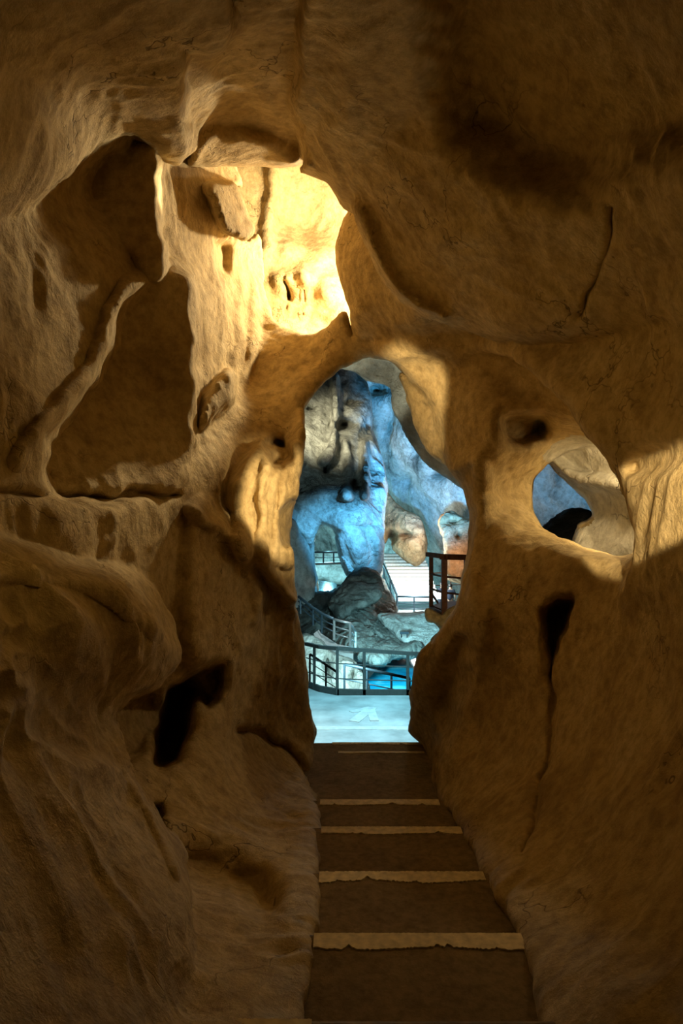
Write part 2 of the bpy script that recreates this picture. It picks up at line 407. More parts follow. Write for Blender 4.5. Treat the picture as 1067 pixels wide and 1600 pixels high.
# rib beside the passage and the fluted curtain
plateau([(300,790),(345,800),(392,860),(408,930),(398,985),(352,1080),(318,1090),(292,1010),(285,900)], -.05, 16)
ridge([(300,800),(360,840),(398,900),(402,970)], .03, 9)
plateau([(418,692),(384,716),(366,760),(362,812),(376,852),(398,878),(440,925),(474,960),(500,900),(500,640),(470,655),(445,700)], -.09, 12)
plateau([(416,694),(446,690),(455,715),(440,730),(424,722)], .10, 8)
for (x0, x1, x2, am) in ((442,420,410,.02),(452,433,424,.024),(462,445,436,.022),(471,457,448,.024)):
    ridge([(x0,690),(x1+6,770),(x1,830),(x2+8,880)], am, 5.5)
ridge([(425,700),(412,760),(408,840),(430,900),(462,940)], .03, 8)
plateau([(440,800),(456,780),(456,840),(444,850)], .08, 6)
# crevices low on the left
plateau([(262,1075),(300,1070),(300,1110),(286,1160),(270,1195),(243,1192),(246,1130)], .26, 10)
plateau([(232,1268),(252,1262),(250,1310),(236,1300)], .2, 8)
plateau([(290,1055),(345,1035),(348,1080),(325,1110),(300,1085)], .12, 10)
plateau([(170,1105),(215,1085),(245,1085),(240,1150),(195,1190),(172,1150)], .10, 14)
plateau([(270,1330),(340,1335),(395,1360),(432,1415),(410,1430),(370,1408),(300,1385)], .11, 34)
ridge([(372,1145),(430,1165),(480,1215),(500,1250)], -.04, 7)
# right side: panel edge, pocket, bowl round the hole, crevice
plateau([(616,572),(660,612),(684,650),(697,715),(650,700),(610,600)], .06, 8)
ridge([(600,556),(640,545),(690,545),(720,555)], .02, 16)
plateau([(782,660),(800,650),(830,646),(850,652),(852,675),(830,688),(790,694)], .12, 12)
plateau([(772,770),(785,735),(815,703),(860,680),(930,680),(960,760),(960,840),(860,830),(800,815)], .16, 42)
plateau([(855,948),(892,938),(890,975),(872,1010),(862,1060),(856,1010)], .14, 10)
ridge([(700,735),(745,716),(750,760),(745,900),(760,1000)], .02, 12)
ridge([(862,1060),(866,1150),(840,1250),(820,1340)], -.028, 6)
ridge([(690,1200),(720,1120),(735,1000),(735,900)], .03, 22)
plateau([(715,1010),(735,1000),(735,1070),(700,1150),(690,1080)], .05, 16)
gx = X; 
A = rbf([(-200,-200,1.5),(-200,100,1.9),(-200,400,2.3),(0,0,2.3),(0,200,2.6),(0,340,3.0),(150,0,2.5),(150,180,3.6),(100,260,3.3),(230,205,3.9),(250,100,3.1),(300,0,2.7),(300,240,4.3),(400,245,4.5),(400,100,3.3),(500,260,4.6),(500,0,2.8),(500,150,3.6),
 (700,0,2.8),(650,200,3.7),(600,300,4.3),(560,330,4.9),(640,460,4.9),(700,490,4.7),(700,380,4.1),(800,500,4.1),(850,350,3.4),(850,150,2.8),(1000,480,3.3),(1000,300,2.8),(1067,0,2.0),(1067,480,2.9),(1067,250,2.4),(1250,480,2.3),(1420,480,1.95),(1420,0,1.4),(1250,0,1.6),(850,-200,2.1),(400,-200,2.2)], X, Y)
def plateauA(poly, amp, wid):
    global A
    A = A + (amp*sstep(wid, -wid, poly_sdf(XW, YW, smooth_poly(poly)))).astype(np.float32)
# roof hollow with a broken edge, roof slab above it
plateauA([(285,85),(300,80),(345,78),(362,40),(360,-60),(470,-60),(470,60),(460,150),(470,215),(460,262),(300,262),(302,230),(288,160)], .12, 10)
plateauA([(330,100),(420,20),(520,40),(510,200),(470,262),(330,262)], .07, 34)
plateauA([(320,215),(360,205),(440,225),(470,262),(310,262)], -.05, 16)
plateauA([(720,-260),(690,60),(715,170),(770,240),(900,290),(1000,240),(1300,150),(1300,-260)], .14, 60)
A = A - (.05*np.exp(-(line_dist(X, Y, lines((560,330),(610,440),(690,496)))/14)**2)).astype(np.float32)
A = A + (.022*np.exp(-(line_dist(XW, YW, lines((960,320),(952,380),(930,440),(905,490)))/4)**2)).astype(np.float32)
R = rbf([(740,550,5.2),(800,560,4.6),(860,615,4.1),(922,695,3.7),(957,742,3.7),(978,850,3.55),(970,960,3.7),(1067,600,3.1),(1067,760,2.85),(1067,900,2.8),(1000,1050,3.5),(1250,600,2.3),(1250,1000,2.1),(1420,600,1.9),(1420,1000,1.7),(900,530,4.1),(1067,500,3.1),(1000,620,3.4)], X, Y)
R = R + (.05*sstep(14, -14, poly_sdf(X, Y, smooth_poly([(985,720),(1010,700),(1045,692),(1090,700),(1090,720),(1000,745)])))).astype(np.float32)
B = rbf([(-200,850,1.6),(-200,1200,1.3),(-200,1800,.98),(0,865,2.3),(0,950,2.0),(0,1050,1.95),(100,890,2.7),(100,960,2.35),(200,910,3.2),(200,980,2.85),(255,1015,3.25),(190,1070,2.9),(150,1120,2.75),(80,1100,2.3),(0,1180,1.9),(100,1220,2.1),(180,1200,2.6),(250,1310,2.6),(150,1300,2.05),(0,1350,1.6),(270,1400,2.2),(200,1450,1.8),(100,1500,1.6),(280,1600,1.75),(150,1650,1.4),(0,1600,1.3),(300,1800,1.4)], X, Y)
B = B - (.04*np.exp(-(line_dist(X, Y, lines((-100,905),(60,900),(150,925),(240,985)))/12)**2)).astype(np.float32)
B = B - (.04*np.exp(-(line_dist(X, Y, lines((180,1120),(200,1200),(250,1300),(270,1360)))/10)**2)).astype(np.float32)

# lit chamber behind the roof lip
H = rbf([(250,200,8.5),(400,250,8.8),(400,450,8.4),(480,350,9.2),(480,480,8.6),(540,300,8.8),(540,480,8.4),(600,350,9.0),(700,300,8.8),(560,590,8.3),(620,600,8.2),(300,560,8.2)], X, Y)
H = H - (.018*np.exp(-(line_dist(XW, YW, lines((425,260),(425,340),(415,400)))/10)**2)).astype(np.float32)
for (hx, hy, hr, ha) in ((450,390,22,.025),(500,400,26,.02),(475,430,18,.025),(440,440,14,.02),(510,450,18,.02)):
    H = H - (ha*np.exp(-((X-hx)**2+(Y-hy)**2)/hr**2)).astype(np.float32)
for k, xs in enumerate((428,438,449,458,468,478)):
    H = H - ((.004+.003*(k%3))*np.exp(-(line_dist(XW, YW, lines((xs,435),(xs+3,465),(xs,490)))/3.2)**2)).astype(np.float32)
H = H + (.05*np.exp(-(line_dist(X, Y, lines((443,440),(450,452),(452,468)))/4)**2)).astype(np.float32)
HP = smooth_poly([(180,120),(180,540),(460,545),(520,548),(600,548),(720,545),(720,120)])
# pale rock seen through the round hole
G1 = rbf([(820,640,6.4),(870,720,6.6),(960,700,5.9),(930,800,6.5),(1000,760,5.6),(990,860,5.8),(900,850,6.4),(1080,760,5.2)], X, Y)
G1 = G1 - (.035*np.exp(-(line_dist(X, Y, lines((855,712),(900,745),(960,757),(1000,770)))/9)**2)).astype(np.float32)
GP = smooth_poly([(790,640),(838,706),(862,728),(888,752),(912,778),(926,800),(922,812),(905,822),(899,850),(900,900),(1120,920),(1120,620)])
TW = (.085+.16*sstep(30, 150, poly_sdf(X, Y, smooth_poly([(360,200),(600,200),(720,480),(640,560),(480,540),(410,480)])))).astype(np.float32)[..., None]
TW = TW+(.30*sstep(12, -12, poly_sdf(X, Y, smooth_poly([(300,545),(430,540),(480,530),(570,520),(700,500),(760,560),(640,575),(580,560),(520,580),(440,640),(340,640)])))).astype(np.float32)[..., None]  # arch thickened out of view to keep chamber light off the steps
V = g.union(g.layer(W, TW, None, .02, holes=[(OPEN, .04, .020), (UPPER, .12, .012), (HOLE, .0, .03)]),
    (g.layer(A, .14, CEIL, .035, -.1), .012), (g.layer(R, .10, RWALL, .014, .05), .012), (g.layer(B, .22, LEFT, .04, -.1), .012),
    (g.layer(H, .10, HP, .01), .006), (g.layer(G1, .10, GP, .015), .006))
co, q = g.mesh(V); del V

vx = co[:, 0]/co[:, 1]*F+533.5; vy = 800-co[:, 2]/co[:, 1]*F
coarse = sstep(0, -40, poly_sdf(vx, vy, LEFT))*sstep(1350, 1150, vy)
co = roughen(co, q, 1.0, .55+.75*coarse, None, False); del vx, vy
nn = vnormals(co, q)
cen = co[q].mean(1); fpx = cen[:, 0]/cen[:, 1]*F+533.5; fpy = 800-cen[:, 2]/cen[:, 1]*F; fw = np.log(cen[:, 1])
def at(Z):      # sample a field at the face centres
    i = np.clip(((fpx-g.px[0])/g.step).astype(int), 0, Z.shape[0]-1); j = np.clip(((fpy-g.py[0])/g.step).astype(int), 0, Z.shape[1]-1)
    return Z[i, j]
def inp(poly): return poly_sdf(fpx.astype(np.float32), fpy.astype(np.float32), poly) < 0
lay = np.full(len(q), 9)
def claim(code, poly, Z, t0=-.14, t1=.30):
    dz = fw-at(Z); m = inp(poly) & (dz > t0) & (dz < t1) & (lay == 9); lay[m] = code
grow = lambda poly, k: poly+(poly-poly.mean(0))/np.linalg.norm(poly-poly.mean(0), axis=1)[:, None]*k
claim(0, grow(CEIL, 12), A, -.14, .24); claim(3, grow(RWALL, 8), R, -.12, .2); claim(1, grow(LEFT, 8), B)
claim(5, grow(HP, 8), H, -.12, .2); claim(6, grow(GP, 8), G1, -.12, .2)
rest = lay == 9
CURT = smooth_poly([(425,690),(384,716),(366,760),(362,812),(376,852),(398,878),(440,925),(478,968),(500,900),(490,640),(466,652),(445,690)])
PILL = smooth_poly([(545,312),(524,345),(518,395),(524,440),(536,475),(550,524),(572,560),(620,545),(680,510),(640,470),(600,425),(572,370)])
lay[rest & inp(CURT)] = 7
lay[rest & inp(PILL)] = 8
rest = lay == 9
lay[rest] = np.where(fpx[rest] < 560, 2, 4)
for code, name, label, cat, kind in (
    (0, 'ceiling', 'dark brown cave roof of smooth overhanging limestone with a broken lip', 'cave ceiling', 'structure'),
    (2, 'wall_left', 'amber limestone cave wall left of the passage with arched niche and ribs', 'cave wall', 'structure'),
    (4, 'wall_right', 'tan limestone wall with the round hole right of the passage opening', 'cave wall', 'structure'),
    (3, 'wall_right_near', 'near right cave wall crossed by a bright patch of lamp light', 'cave wall', 'structure'),
    (5, 'wall_chamber', 'brightly lit cream back wall of the upper chamber', 'cave wall', 'structure'),
    (1, 'rock_outcrop', 'rough brown rock outcrop jutting from the left wall above a dark crevice', 'rock', None),
    (6, 'rock_shelf', 'pale sweeping rock shelf seen through the round hole on the right', 'rock', None),
    (7, 'flowstone_curtain', 'golden fluted flowstone curtain on the left edge of the passage opening', 'rock formation', None),
    (8, 'rock_pillar', 'rounded tan rock pillar between the lit upper chamber and the right roof', 'rock formation', None)):
    m = lay == code
    if not m.any(): continue
    c, qq, used = submesh(co, q, m)
    o = rock(name, c, qq, M_SHELF if code == 6 else M_ROCK, nn[used])
    tag(o, label, cat, None, kind)
del co, q, nn

# ------------------------------------------------------------------ steps
def wobble_strip(x0, x1, y0, y1, z, h, n=40, seed=1, amp=.006):
    rnd = random.Random(seed); mb = MB(); top = []; chips = [(rnd.uniform(.1,.9), rnd.uniform(.01,.04), rnd.uniform(.01,.03)) for _ in range(4)]; ph = rnd.uniform(0, 6)
    for i in range(n+1):
        t = i/n; c = sum(dp*max(0, 1-abs(t-cc)/wd) for cc, wd, dp in chips)
        top.append(Vector((x0+(x1-x0)*t, y0+rnd.uniform(-amp, amp)+c+amp*2*math.sin(ph+t*9), z)))
    for i in range(n+1): top.append(Vector((x1-(x1-x0)*i/n, y1+rnd.uniform(-amp, amp)*.5, z)))
    return mb.prism(top, h)
edges = [(1.28,-1.20,-.55,.75,None), (1.85,-1.37,-.55,.66,(-.52,-.08)), (2.50,-1.54,-.30,.90,(-.10,.653)), (3.25,-1.71,-.3,.95,(-.105,.67)), (4.08,-1.88,-.35,1.0,(-.12,.708)), (4.87,-2.05,-.4,1.0,(-.151,.689)), (6.55,-2.21,-.5,1.15,(-.09,.82))]
words_ = ['', 'nearest brown stair step with a worn cream strip at the picture\'s bottom edge', 'second nearest stair step with the longest cream painted edge strip', 'third stair step down with a chipped curved cream edge strip',
          'fourth stair step down with a broken cream edge strip', 'fifth stair step down with the shortest cream edge strip', 'lowest brown landing step at the sill of the lit opening']
for i in range(1, len(edges)):
    y0 = edges[i-1][0]+.001; y1, z, xa, xb, st = edges[i]
    t = empty('stair_step', ((xa+xb)/2, (y0+y1)/2, z-.3), words_[i], 'stair step', 'steps down to the opening')
    b = MB().box((xa, y0, z-.3), (xb, y1, z))
    o = b.build('tread', M_STEP, t, bevel=.02)
    if st:
        hw = .085 if i < 6 else .05
        p = wobble_strip(st[0], st[1], y1-hw-.012, y1-.012, z+.006, .008, 120, i, .004+.002*(i == 3))
        p.build('nosing_strip', M_STRIP, t)
        if i == 6:
            wobble_strip(st[0]+.06, st[1]-.06, y1-.30, y1-.26, z+.006, .008, 30, 9, .003).build('nosing_strip', M_STRIP, t)

# ------------------------------------------------------------------ great cavern beyond the opening
def body(name, ctrl, poly, T, mat, label, cat, kind=None, r=.012, step=2.0, dents=(), ridges=(), k=4.0, amp=.8, group=None, stretch=None, flare=.0):
    poly = smooth_poly(poly); m = 14
    x0, y0 = poly.min(0)-m; x1, y1 = poly.max(0)+m
    gg = Grid(x0, x1, y0, y1, 1, 2, step, .1)
    D = rbf(ctrl, gg.X, gg.Y)
    for (dx, dy, rx, ry, a) in dents:
        D = D+(a*np.exp(-((gg.X-dx)/rx)**2-((gg.Y-dy)/ry)**2)).astype(np.float32)
    for (pts, wd, a) in ridges:
        D = D-(a*np.exp(-(line_dist(gg.X, gg.Y, lines(*pts))/wd)**2)).astype(np.float32)
    ins = poly_sdf(gg.X, gg.Y, poly) < 8
    gg.w = np.arange(D[ins].min()-.03, D[ins].max()+T+.03, min(.0045*step/2, T/6), dtype=np.float32); gg.dw = float(gg.w[1]-gg.w[0])
    V = gg.union(gg.layer(D, T, poly, r, flare))
    co, q = gg.mesh(V)
    co = roughen(co, q, k, amp, stretch)
    o = rock(name, co, q, mat)
    return tag(o, label, cat, group, kind)

body('wall_far', [(430,560,52),(500,700,54),(560,600,48),(640,650,44),(735,720,40),(735,850,43),(660,900,52),(500,850,60),(500,940,60),(600,900,54),(860,760,38),(1000,800,34),(900,900,38),(600,1080,50),(700,1000,48),(640,560,47)],
     [(400,470),(1090,470),(1090,1110),(400,1110)], .08, M_FAR, 'blue lit back wall of the great cavern', 'cave wall', 'structure', step=3, k=7, amp=1.1,
     dents=((690,740,14,10,.05),(655,700,10,20,.03),(610,660,14,22,.04),(705,830,10,12,.03),(590,610,16,12,.05),(640,750,16,14,.03)),
     ridges=(((600,590),(612,680),(625,740)),6,.03)[:0])
body('rock_lip', [(540,560,9.0),(600,580,9.2),(640,640,9.0),(680,720,9.4),(740,640,8.6),(500,540,9)],
     [(470,520),(500,566),(545,574),(580,592),(611,602),(616,622),(618,640),(640,684),(668,722),(698,742),(740,760),(790,700),(760,520)], .08, M_FAR, 'pale green rock rim behind the top of the opening', 'rock', r=.006, k=1.5, amp=.7)
body('rock_tower', [(440,560,41),(500,560,40),(560,600,41),(500,700,36),(470,700,35),(560,680,38),(590,750,36),(470,800,33.5),(500,780,33.5),(560,800,32.5),(560,870,32),(590,900,33),(590,800,34),(470,930,34),(520,900,33.5)],
     [(420,520),(540,556),(556,585),(570,604),(576,640),(578,670),(588,700),(598,730),(601,770),(597,800),(595,850),(591,900),(584,930),(568,925),(552,900),(543,892),(534,862),(527,828),(509,817),(494,822),(487,840),(487,870),(488,940),(420,960)],
     .12, M_FAR, 'tall grey rock tower with a blue lit base and a small arch through it', 'rock formation', step=1.6, k=5, amp=1.0,
     dents=((536,664,15,10,.07),(573,670,9,14,.05),(551,757,8,13,.07),(508,735,6,9,.06),(484,640,8,6,.05),(568,822,14,3.5,.03),(545,630,9,7,.03),(473,862,5,18,.06),(462,835,7,8,.04)),
     ridges=(([(522,590),(524,650),(518,700),(505,720)],4,.05),([(540,690),(545,740),(542,775)],6,.03),([(570,690),(572,740),(570,775)],4,.03),([(470,785),(500,772),(545,775),(595,765)],8,.010),([(530,860),(548,895),(560,910)],4,.02)))
body('rock_column', [(440,830,31),(470,830,31.5),(480,900,31),(440,950,30)], [(425,815),(455,812),(470,838),(481,858),(488,890),(490,915),(484,938),(470,950),(425,960)], .1, M_FAR,
     'pale grey rock column left of the arch in the cavern', 'rock formation', k=3, amp=.9)
body('hanging_rock', [(600,770,44),(630,800,43),(645,850,41.5),(660,880,42.5),(620,880,43),(655,820,42)], [(596,755),(606,775),(628,796),(652,808),(660,826),(664,852),(661,872),(650,882),(634,874),(616,858),(606,842),(596,850),(592,820)], .05, M_WARMLIT,
     'orange and cream rock bulge hanging above the bright stairs', 'rock', step=1.5, k=3, amp=1.3, dents=((612,838,7,8,.05),(634,835,12,6,.03)))
body('orange_wall_rock', [(690,800,38),(735,860,36),(720,830,37)], [(688,815),(704,803),(722,812),(760,830),(760,905),(700,900),(698,850)], .08, M_WARMLIT,
     'orange lit rock face behind the timber viewing platform', 'rock', step=1.5, k=3, amp=1.4, dents=((706,818,9,5,.05),(715,838,6,6,.05)))  # its orange is warm light carried by the material colour
body('boulder', [(545,920,28.5),(580,905,29.5),(560,940,27.5),(525,950,28)], [(520,940),(538,914),(552,896),(568,889),(583,894),(591,907),(593,923),(586,936),(572,944),(552,950),(534,962),(524,952)], .12, M_DARKROCK,
     'dark leaning boulder resting on the grey rock mound', 'boulder', step=1.2, k=2.0, amp=1.9, r=.006)
body('rock_mound', [(440,960,30),(480,940,31),(520,950,30),(560,960,28),(600,940,33),(610,980,29),(560,1000,25),(500,1010,27),(620,1020,24),(560,1030,23),(450,1020,28),(640,1000,26)],
     [(425,945),(465,940),(485,932),(520,928),(540,920),(580,925),(592,905),(603,925),(614,950),(620,972),(640,985),(655,1000),(658,1018),(645,1020),(610,1024),(595,1035),(575,1032),(556,1024),(548,1012),(525,1005),(508,996),(500,985),(490,1000),(470,1020),(425,1030)],
     .12, M_DARKROCK, 'dark grey green rock mound between the ramp and the stairs', 'rock', step=1.3, k=2.2, amp=2.2, r=.008, dents=((515,975,10,10,.06),(600,1000,12,6,.03)))
body('rock_slab', [(620,965,27),(690,960,27),(650,1000,25.5),(690,1010,25)], [(592,962),(620,960),(680,958),(712,965),(712,1000),(690,1020),(660,1019),(640,1010),(612,985)], .1, M_FAR,
     'pale blue rock slab carrying a small dark sign', 'rock', step=1.5, k=2, amp=1.0)
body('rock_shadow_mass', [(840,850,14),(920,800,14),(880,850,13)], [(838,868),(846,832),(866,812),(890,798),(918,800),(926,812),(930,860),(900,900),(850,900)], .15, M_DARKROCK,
     'black shadowed rock seen low through the round hole', 'rock', k=2, amp=.8)  # shade put into the dark material of this mass
body('grotto_rock', [(480,890,56),(530,890,56),(505,860,57)], [(478,858),(500,862),(530,862),(545,870),(550,905),(520,912),(505,905),(492,908),(478,905)], .06, M_FAR,
     'pale rock behind the small footbridge under the arch', 'rock', step=1.5, k=3)
body('ledge_rock', [(680,965,9.8),(700,955,9.9),(720,950,9.8),(740,990,9.6),(690,1000,9.8)], [(667,953),(679,957),(690,962),(700,954),(720,946),(770,940),(770,1020),(700,1020),(676,1003),(690,986),(681,972),(668,968)], .08, M_ROCK,
     'tan rock ledge carrying the timber viewing platform', 'rock', r=.004, step=1.5, k=1.0, amp=.8)
# floor of the viewing terrace
ZT = -3.74
mb = MB(); mb.prism([Vector((-2.4,7.2,ZT)), Vector((3.4,7.2,ZT)), Vector((3.4,14.3,ZT)), Vector((1.2,14.25,ZT)), Vector((-.1,14.3,ZT)), Vector((-.75,14.7,ZT)), Vector((-2.4,15.2,ZT))], .35)
o = mb.build('floor_terrace', M_CONC, None, bevel=.02); tag(o, 'pale cyan lit concrete terrace floor beyond the opening', 'floor', None, 'structure')
o = wobble_strip(-.95, 1.5, 11.72, 11.90, ZT+.006, .008, 40, 21, .012).build('painted_line', M_WHITE); tag(o, 'white painted line across the terrace floor', 'painted line')
mb = MB()
for a, b, wd in (((549,1113),(579,1106),.07),((553,1128),(581,1106),.10),((578,1106),(585,1127),.08)):
    def G(p): d = -ZT*F/(p[1]-800); return Vector(((p[0]-533.5)/F*d, d, ZT+.008))
    A0, B0 = G(a), G(b); t = (B0-A0).normalized(); e = Vector((-t.y, t.x, 0))*wd
    dz = Vector((0,0,.002+.003*len(mb.bm.verts)/8)); mb.prism([A0-e+dz, B0-e+dz, B0+e+dz, A0+e+dz], .02)
tag(mb.build('painted_arrow', M_WHITE), 'faded white arrow painted on the terrace floor', 'painted arrow')
# lower ground and pools
zl = -6.2
mb = MB(); mb.box((-14, 19.0, zl-.4), (14, 60, zl)); tag(mb.build('floor_cavern', M_CONC), 'pale lower ground of the cavern', 'floor', None, 'structure')
def pool(pts, z, label):
    mb = MB(); top = []
    for x, y in smooth_poly(pts, 5):
        d = -z*F/(y-800); top.append(Vector(((x-533.5)/F*d, d, z)))
    return tag(mb.prism(top, .05).build('pool_water', M_WATER), label, 'pool', 'turquoise pools')
pool([(560,1100),(566,1076),(578,1058),(596,1040),(618,1028),(645,1020),(720,1016),(720,1100)], zl+.06, 'turquoise pool of water below the terrace railing on the right')
pool([(488,935),(487,908),(500,907),(516,910),(526,913),(520,925),(500,932)], -4.6, 'small bright blue pool seen through the arch of the tower')

# ------------------------------------------------------------------ railings
def railing(name, label, base, top, nposts, rails, mat, pr, rr, tr, group=None, beam=None, posts=None, topmat=None, square=False):
    """base/top: polylines of matching points; rails: heights between base (0) and top (1)"""
    base = [Vector(b) for b in base]; top = [Vector(t) for t in top]
    c = sum(base, Vector())/len(base)
    t = empty(name, c, label, 'railing', group)
    def on(line, s):
        s = s*(len(line)-1); i = min(int(s), len(line)-2); return line[i].lerp(line[i+1], s-i)
    for s in (posts if posts is not None else [i/(nposts-1) for i in range(nposts)]):
        a, b = on(base, s), on(top, s)
        mb = MB(); (mb.bar(a, b, pr*2, pr*2) if square else mb.tube([a, b], pr)); mb.build('post', mat, t)
    MB().tube(top, tr).build('handrail', topmat or mat, t, True) if not square else [MB().bar(top[i], top[i+1], tr*2, tr*2).build('handrail', topmat or mat, t) for i in range(len(top)-1)]
    for h in rails:
        MB().tube([b.lerp(u, h) for b, u in zip(base, top)], rr, 6).build('mid_rail', mat, t, True)
    if beam:
        for i in range(len(base)-1):
            MB().bar(base[i]+Vector((0,0,beam/2)), base[i+1]+Vector((0,0,beam/2)), .06, beam).build('kick_beam', mat, t)
    return t
def PL(*a): return [P(*p) for p in a]
railing('terrace_railing', 'grey steel railing with a deep kick beam along the lit terrace edge', PL((478,1074,14.7),(500,1082,14.2),(527,1087,13.95),(569,1088,13.95),(637,1088,13.95),(665,1088,13.95)), PL((478,1006,14.7),(500,1011,14.2),(527,1013,13.95),(569,1016,13.95),(637,1021,13.95),(665,1022,13.95)),
        0, (.36,.68), M_STEEL, .03, .012, .035, None, .14, [.12,.4,.6,.8,.98], None, True)
railing('lower_stair_railing', 'sloping dark handrail of the lower stair seen through the terrace railing', PL((538,1080,18),(640,1101,18)), PL((538,1038,18),(640,1060,18)), 0, (.45,), M_BLUESTEEL, .03, .018, .04, None, None, [0,.35,.72,1])
railing('side_stair_railing', 'short sloping railing left behind the terrace railing beside bright rock', PL((484,1066,17),(526,1092,17)), PL((484,1022,17),(526,1050,17)), 0, (.4,.7), M_STEEL, .025, .012, .03, None, None, [0,.6,1])
railing('ramp_railing', 'dark curved railing of the upper ramp under the boulder', PL((466,956,24),(488,976,23.7),(503,990,23.4),(521,1000,23)), PL((466,932,24),(488,949,23.7),(503,959,23.4),(521,967,23)), 0, (.4,.7), M_BLUESTEEL, .035, .022, .05, None, None, [.05,.36,.66])
railing('ramp_end_railing', 'pale galvanised end panel of the ramp railing', PL((522,1000,22.8),(547,1009,22.5),(555,1012,23.3)), PL((522,968,22.8),(547,974,22.5),(555,986,23.3)), 0, (.33,.66), M_PALESTEEL, .045, .025, .045, None, None, [0,.5,1])
railing('footbridge_railing', 'thin dark railing of the footbridge seen through the tower arch', PL((485,880,50),(540,878,50)), PL((485,863,50),(540,863,50)), 0, (.5,), M_BLUESTEEL, .06, .03, .07, None, None, [.05,.37,.66,.97])
railing('stair_railing', 'dark handrail climbing the left side of the bright stairs', PL((591,890,45),(601,915,42.5),(610,938,40.2),(620,962,38)), PL((591,866,45),(601,886,42.5),(610,906,40.2),(620,928,38)), 0, (.45,), M_BLUESTEEL, .05, .035, .07, None, None, [0,.3,.66,1])
railing('landing_railing', 'blue lit railing across the foot of the bright stairs', PL((621,960,38),(674,960,38)), PL((621,932,38),(674,933,38)), 0, (.33,.62), M_BLUESTEEL, .05, .03, .06, None, None, [0,.49,.98])
railing('back_walk_railing', 'thin rusty railing behind the two visitors', PL((672,934,44),(724,934,44)), PL((672,896,44),(724,893,44)), 0, (.5,), M_WOOD, .04, .03, .04, None, None, [.05,.62,.98])
# walkway slabs
def slab(name, pts, h, mat, label, cat):
    return tag(MB().prism(pts, h).build(name, mat), label, cat)
slab('landing_slab', [P(617,957,37.6), P(676,957,37.6), P(676,951,40), P(617,951,40)], .22, M_CONC, 'blue lit concrete landing at the foot of the bright stairs', 'landing')
slab('footbridge', [P(484,880,49.6), P(542,878,49.6), P(542,877,51.4), P(484,879,51.4)], .16, M_STEEL, 'narrow footbridge deck seen through the tower arch', 'footbridge')
ra = smooth_poly([(498,984),(504,993),(513,1001),(528,1007),(552,1011)], 6, False); rb_ = smooth_poly([(490,990),(496,1006),(508,1016),(525,1020),(552,1021)], 6, False)
slab('ramp', [P(x, y, 24-.9*i/len(ra)) for i, (x, y) in enumerate(ra)]+[P(x, y, 22.6-.9*i/len(rb_)) for i, (x, y) in list(enumerate(rb_))[::-1]], .3, M_CONC, 'curved pale ramp below the dark curved railing', 'ramp')
body('bright_rock', [(490,1040,20),(520,1050,19.5),(540,1070,19)], [(470,1000),(498,1002),(514,1018),(534,1028),(552,1036),(564,1055),(568,1085),(470,1095)], .1, M_FAR, 'brightly lit pale rock behind the left end of the terrace railing', 'rock', k=1.5, amp=1.2, dents=((512,1045,6,16,.08),(552,1060,6,14,.04)))
# bright stairs
st = empty('stone_stairs', P(645, 935, 41), 'bright white lit stone stairs climbing under the orange rock', 'stairs')
N = 12
for i in range(N):
    f0 = i/N; d0 = 38.6+7.6*f0; d1 = d0+7.6/N+.4; z = -4.72+1.9*(i+1)/N
    xl = (618-24*f0-533.5)/F*d0; xr = (684-24*f0-533.5)/F*d0
    MB().box((xl, d0, z-.5), (xr, d1, z)).build('step', M_WHITE, st, bevel=.03)
# sign
sg = empty('sign', P(631.5, 989, 24.6), 'small dark sign plate on the pale blue rock slab', 'sign')
MB().box(tuple(P(625, 991, 24.6)), tuple(P(638.5, 987, 24.65))).build('plate', M_SIGN, sg)
for xx in (627, 636): MB().tube([P(xx, 990, 24.68), P(xx, 996, 24.9)], .02).build('post', M_SIGN, sg)
tag(sg, 'small dark sign plate on the pale blue rock slab', 'sign')
# timber viewing platform
vp = empty('viewing_platform', P(700, 955, 10.2), 'red brown timber viewing platform with an open railing beside the opening', 'viewing platform')
def bb(n, a, b, wx, wz): return MB().bar(a, b, wx, wz).build(n, M_WOOD, vp, bevel=.006)
L0, L1 = P(673.5, 955, 11.2), P(673.5, 868, 11.2); C0, C1 = P(694, 966, 10.2), P(694, 870, 10.2); R0, R1 = P(728, 955, 10.6), P(728, 872, 10.6)
bb('post', L0, L1, .065, .065); bb('post', C0, C1, .085, .085); bb('post', R0, R1+Vector((0,0,.03)), .06, .06)
bb('handrail', L1+Vector((-.06,0,.02)), P(697, 870, 10.15), .07, .07); bb('handrail', P(690, 870, 10.15), P(735, 871, 10.6), .09, .085)
for ya, yb, yc in ((897, 901, 904), (920, 926, 930)):
    bb('mid_rail', P(673, ya, 11.2), P(694, yb, 10.2), .03, .03); bb('mid_rail', P(694, yb, 10.2), P(728, yc, 10.6), .03, .03)
bb('brace', P(676, 930, 11.2), P(684, 942, 10.8), .03, .03)
dk = MB(); dk.prism([P(675, 946, 11.2), P(693, 953, 10.2), P(740, 944, 10.6), P(740, 938, 11.6), P(690, 940, 11.6)], .14); dk.build('deck', M_WOOD, vp)
bb('deck_beam', P(674, 952, 11.15), P(693, 961, 10.15), .06, .10); bb('deck_beam', P(693, 961, 10.15), P(742, 952, 10.55), .06, .10)
slab('back_walk', [P(650, 984, 36), P(760, 984, 36), P(760, 950, 46), P(650, 950, 46)], .3, M_CONC, 'concrete walkway on which the two visitors stand', 'walkway')

